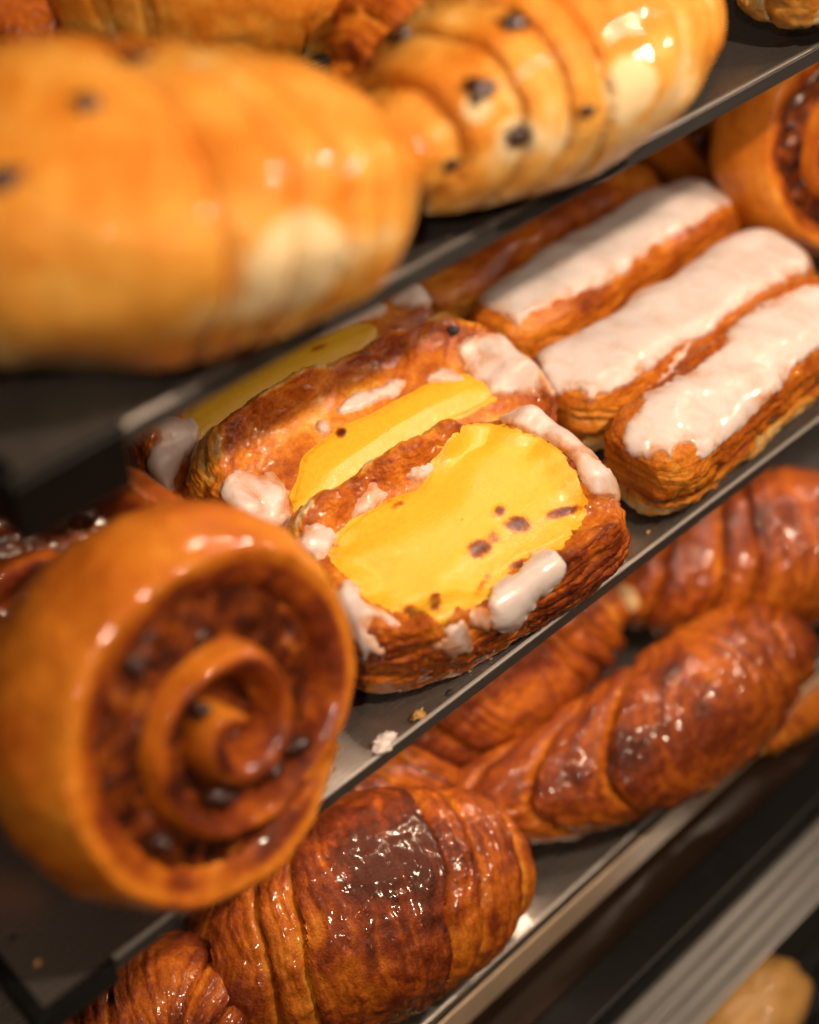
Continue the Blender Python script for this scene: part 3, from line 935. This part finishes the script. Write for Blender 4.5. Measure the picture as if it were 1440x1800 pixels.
GL = "plain croissants on the lowest tray"
croissant("croissant", "whole brown croissant in the middle of the lowest tray, tapering left", GL,
          sp([(760, 1415, -.148), (900, 1395, -.134), (1080, 1325, -.128), (1240, 1225, -.126), (1340, 1150, -.130), (1405, 1120, -.146)]), 0.0340, Z_LOW, 201, 0.63, 4, pw=1.9, depth=0.28,
          pale=[(835, 1445, 0.011)], dark=[(1110, 1310, 0.010, .22), (1190, 1190, 0.010, .2), (1010, 1370, .006, .2)], skew=0.26, s0=0.3)
croissant("croissant", "croissant lying half hidden behind the middle croissant of the lowest tray", GL,
          sp([(600, 1370, -.144), (720, 1290, -.132), (860, 1200, -.124), (980, 1110, -.126), (1080, 1060, -.142)]), 0.036, Z_LOW, 202, 0.66, 4, depth=0.27, skew=0.24)
croissant("croissant", "large croissant at the right edge under the middle tray", GL,
          sp([(1050, 1030, -.142), (1170, 1005, -.124), (1310, 975, -.118), (1470, 970, -.124), (1610, 990, -.14)]), 0.042, Z_LOW, 203, 0.63, 4, depth=0.24,
          pale=[(1100, 1050, 0.008), (1425, 1085, .007)], skew=0.14)
croissant("croissant", "plump croissant with a dark red-brown glazed top at the tray front", GL,
          sp([(330, 1740, -.140), (470, 1680, -.126), (640, 1600, -.116), (790, 1540, -.124), (895, 1495, -.136)]), 0.0440, Z_LOW, 204, 0.57, 3, M_CROIS, depth=0.15,
          dark=[(715, 1530, 0.042, .28)], skew=0.12, pw=3.0)
croissant("croissant", "flaky croissant at the bottom left corner below the middle tray", GL,
          sp([(90, 1900, -.140), (210, 1830, -.128), (330, 1790, -.126), (480, 1830, -.136)]), 0.032, Z_LOW, 205, 0.66, 3, depth=0.14, raisins=(), skew=0.2)
croissant("croissant", "croissant tucked between the big spiral bun and the red-brown croissant", GL,
          sp([(330, 1640, -.144), (450, 1540, -.134), (590, 1450, -.128), (720, 1390, -.132), (800, 1360, -.144)]), 0.031, Z_LOW, 206, 0.58, 4, depth=0.26, skew=0.24)


# ------------------------------------------------------------------ spiral buns
def spiral_bun(label, centre, normal, Rad, turns, width, seed, spin=0.0, base=0.40, raisins=8, res=(900, 60), dome=0.006, flip=1):
    n = np.array(normal, float)
    n /= np.linalg.norm(n)
    e1 = np.cross(UPZ, n)
    e1 /= np.linalg.norm(e1)
    e2 = np.cross(n, e1)
    nf, nc = res
    rs = np.random.RandomState(seed)
    f = np.linspace(0, 1, nf)
    f = f ** 0.75
    ph = f * turns * 2 * math.pi
    pitch = Rad / (turns + 0.12)
    pitch = Rad * 0.29
    rc = Rad * 0.07 + pitch * ph / (2 * math.pi)
    rc = rc * (1 + 0.035 * fbm(v3(np.cos(ph), np.sin(ph), f * 4), 1.2, 2, seed))
    half = pitch * (0.40 + 0.22 * sst(turns - 1.05, turns - 0.7, ph / (2 * math.pi))) * (1 + 0.12 * fbm(v3(ph * 0.6, 0, 0), 1.0, 2, seed + 1))
    uend = turns - ph / (2 * math.pi)
    wo = sst(1.08, 0.70, uend)
    rc = rc * (1 - wo) + (Rad - half * 1.02) * wo - 0.09 * Rad * sst(0.16, 0.0, uend)
    half = half * np.minimum(1, sst(-0.02, 0.05, f)) * (0.25 + 0.75 * sst(1.0, 0.955, f))
    w = width * (0.92 + 0.08 * sst(0.2, 0.8, f))
    psi = np.linspace(0, 2 * math.pi, nc, endpoint=False)
    cr = np.sign(np.cos(psi)) * np.abs(np.cos(psi)) ** 0.75
    cx = np.sign(np.sin(psi)) * np.abs(np.sin(psi)) ** 0.8
    front = dome * (1 - (rc / Rad) ** 2) - 0.006 * sst(0.75, 1.0, rc / Rad) + 0.0022 * fbm(v3(ph * 0.5, 3, 0), 1.0, 2, seed + 2)
    taper = np.where(cr < 0, 1 + 0.25 * sst(0.2, -0.6, cx), 1.0) * (1 - 0.15 * sst(0.1, 1.0, cx))
    X = rc[:, None] + half[:, None] * ((cr * taper)[None] + 0.50 * wo[:, None] * sst(0.1, 1.0, cx)[None] * ((1 - 0.8 * np.clip(cr, 0, 1)) * sst(-0.9, 0.25, cr))[None])
    AX = (-w / 2)[:, None] + (w / 2)[:, None] * cx[None] + front[:, None]
    # the face of each turn falls away towards the turn inside it
    fall = sst(0.75, -1.0, cr)[None] * sst(0.0, 0.9, cx)[None]
    AX = AX - fall * (0.0030 + 0.0025 * wo)[:, None]
    # the outermost wall bellies out
    belly = wo[:, None] * np.clip(cr, 0, 1)[None] * (1 - (cx[None] * 0.9) ** 2) * 0.0055
    X = X + belly
    PH = flip * (ph + spin)[:, None]
    P = X[..., None] * (np.cos(PH)[..., None] * e1 + np.sin(PH)[..., None] * e2) + AX[..., None] * n
    Nn = grid_normals(P, False, True)
    P = P + Nn * (0.0009 * fbm(P, 70, 3, seed + 3))[..., None]
    low = (P @ UPZ).min()
    c = atz(*centre, 0.0008 - low)
    loc = c + np.array([0, 0, low])
    t = empty("spiral_bun", loc)
    tag(t, label, "bun", "spiral buns on the middle tray")
    gro = sst(0.1, 0.6, cx)[None] * np.maximum(sst(0.55, 0.25, cr), 0.8 * sst(0.85, 1.0, cr))[None] * np.where(((cr > 0)[None]) & (f[:, None] > 1 - 1.06 / turns), 0.0, 1.0)
    bake_tone = base + 0.30 * gro + 0.10 * fbm(P, 50, 3, seed + 5) + 0.05 * sst(0.5, 1.0, cx)[None] * (1 - wo)[:, None] + 0.24 * gro * fbm(P, 90, 3, seed + 6)
    flow = v3(AX, X * 3, 0 * X)
    mesh_obj("dough_coil", (P + c - loc).reshape(-1, 3), grid_faces(nf, nc, False, True), M_ROLL, t, {"bake_tone": bake_tone.ravel(), "flow": flow.reshape(-1, 3)})
    # the sticky filling lying in the groove
    nr, na = 90, 240
    aq = (np.linspace(0, 2 * math.pi, na, endpoint=False) * flip - spin) % (2 * math.pi)
    kq = np.floor((turns * 2 * math.pi - aq) / (2 * math.pi))
    lim = np.interp(aq + kq * 2 * math.pi, ph, rc)
    rr = np.linspace(0.02, 1.0, nr)[:, None] * lim[None]
    aa = np.linspace(0, 2 * math.pi, na, endpoint=False)[None]
    Q = rr[..., None] * (np.cos(aa)[..., None] * e1 + np.sin(aa)[..., None] * e2)
    hq = dome * (1 - (rr / Rad) ** 2) - 0.0090 + 0 * aa + 0.0012 * fbm(Q, 110, 3, seed + 7) - 0.004 * sst(0.55, 0.1, rr / Rad)
    Q = Q + hq[..., None] * n
    mesh_obj("filling", (Q + c - loc).reshape(-1, 3), grid_faces(nr, na, False, True), M_FILL, t)
    for k in range(raisins):
        fk = 0.30 + 0.62 * rs.rand()
        i = int(fk * (nf - 1))
        rk = rc[i] - pitch * 0.5
        a_ = flip * (ph[i] + spin)
        pk = rk * (math.cos(a_) * e1 + math.sin(a_) * e2) + (front[i] - 0.0055) * n
        lump("raisin", pk + c, 0.0026 + 0.0014 * rs.rand(), M_RAISIN, t, seed + k, (1.2, 0.8, 0.8), 0.35, 10, n + rs.randn(3) * 0.4)
    return t


spiral_bun("big spiral bun in front at the left end of the middle tray", (412, 1280), (0.09, -0.92, 0.36), 0.0560, 2.70, 0.052, 301, spin=1.10, base=0.43)
spiral_bun("spiral bun half hidden behind the big one at the left edge", (100, 1115), (-0.22, -0.64, 0.72), 0.0550, 2.70, 0.040, 302, spin=0.7, base=0.60, res=(600, 44))
spiral_bun("spiral bun cut off by the right edge beyond the iced slices", (1500, 250), (-0.25, -0.88, 0.40), 0.0500, 2.70, 0.046, 303, spin=1.4, base=0.40, res=(600, 44))
spiral_bun("spiral bun deep in shade below the upper tray at right", (1290, 150), (-0.1, -0.80, 0.58), 0.0470, 2.70, 0.040, 304, spin=3.0, base=0.50, res=(500, 40))

# ------------------------------------------------------------------ crumbs, icing drops and a bun on the grille
o = lump("icing_drop", atz(676, 1304, 0.0016), 0.0042, M_ICING, None, 401, (1.2, 0.8, 0.55), 0.4, 18)
tag(o, "blob of white icing fallen on the middle tray near its edge", "icing")
o = lump("pastry_crumb", atz(736, 1256, 0.0016), 0.0022, M_BUN, None, 402, (1.3, 0.8, 0.7), 0.5, 12)
tag(o, "golden crumb on the middle tray in front of the nearest custard pastry", "crumb")
o = lump("pastry_crumb", atz(1053, 1013, 0.0006), 0.0007, M_CHAR, None, 403, (1, 1, 0.8), 0.4, 8)
tag(o, "tiny dark crumb on the bright patch of the middle tray", "crumb")
o = lump("bread_roll", atz(1310, 1790, -0.238), 0.026, M_BUN, None, 404, (1.5, 0.9, 0.85), 0.08, 28)
tag(o, "pale blurred bread roll lying on the black grille at the bottom right", "bread")

for i, (q, lb) in enumerate((([(1290, 1330, -.192), (1390, 1262, -.188), (1500, 1180, -.192)], "small brown pastry on the dark deck below the lowest tray, at the right edge"),)):
    croissant("small_pastry", lb, "small pastries on the deck", sp(q), 0.0125, -0.2, 220 + i, 0.42 + 0.04 * i, 3, res=(120, 90))

rs = np.random.RandomState(5)
for k in range(16):
    cx_, cy_ = (rs.uniform(-0.07, 0.085), rs.uniform(0.026, 0.034)) if k < 9 else (rs.uniform(-0.205, -0.15), rs.uniform(0.03, 0.07))
    o = lump("flake", (cx_, cy_, 0.0007), rs.uniform(0.0004, 0.0011), M_BUN if k % 3 else M_CHAR, None, 500 + k, (1.4, 0.9, 0.5), 0.5, 8)
    tag(o, "speck of pastry flake scattered on the bare front strip of the middle tray", "crumb", "flakes on the middle tray")
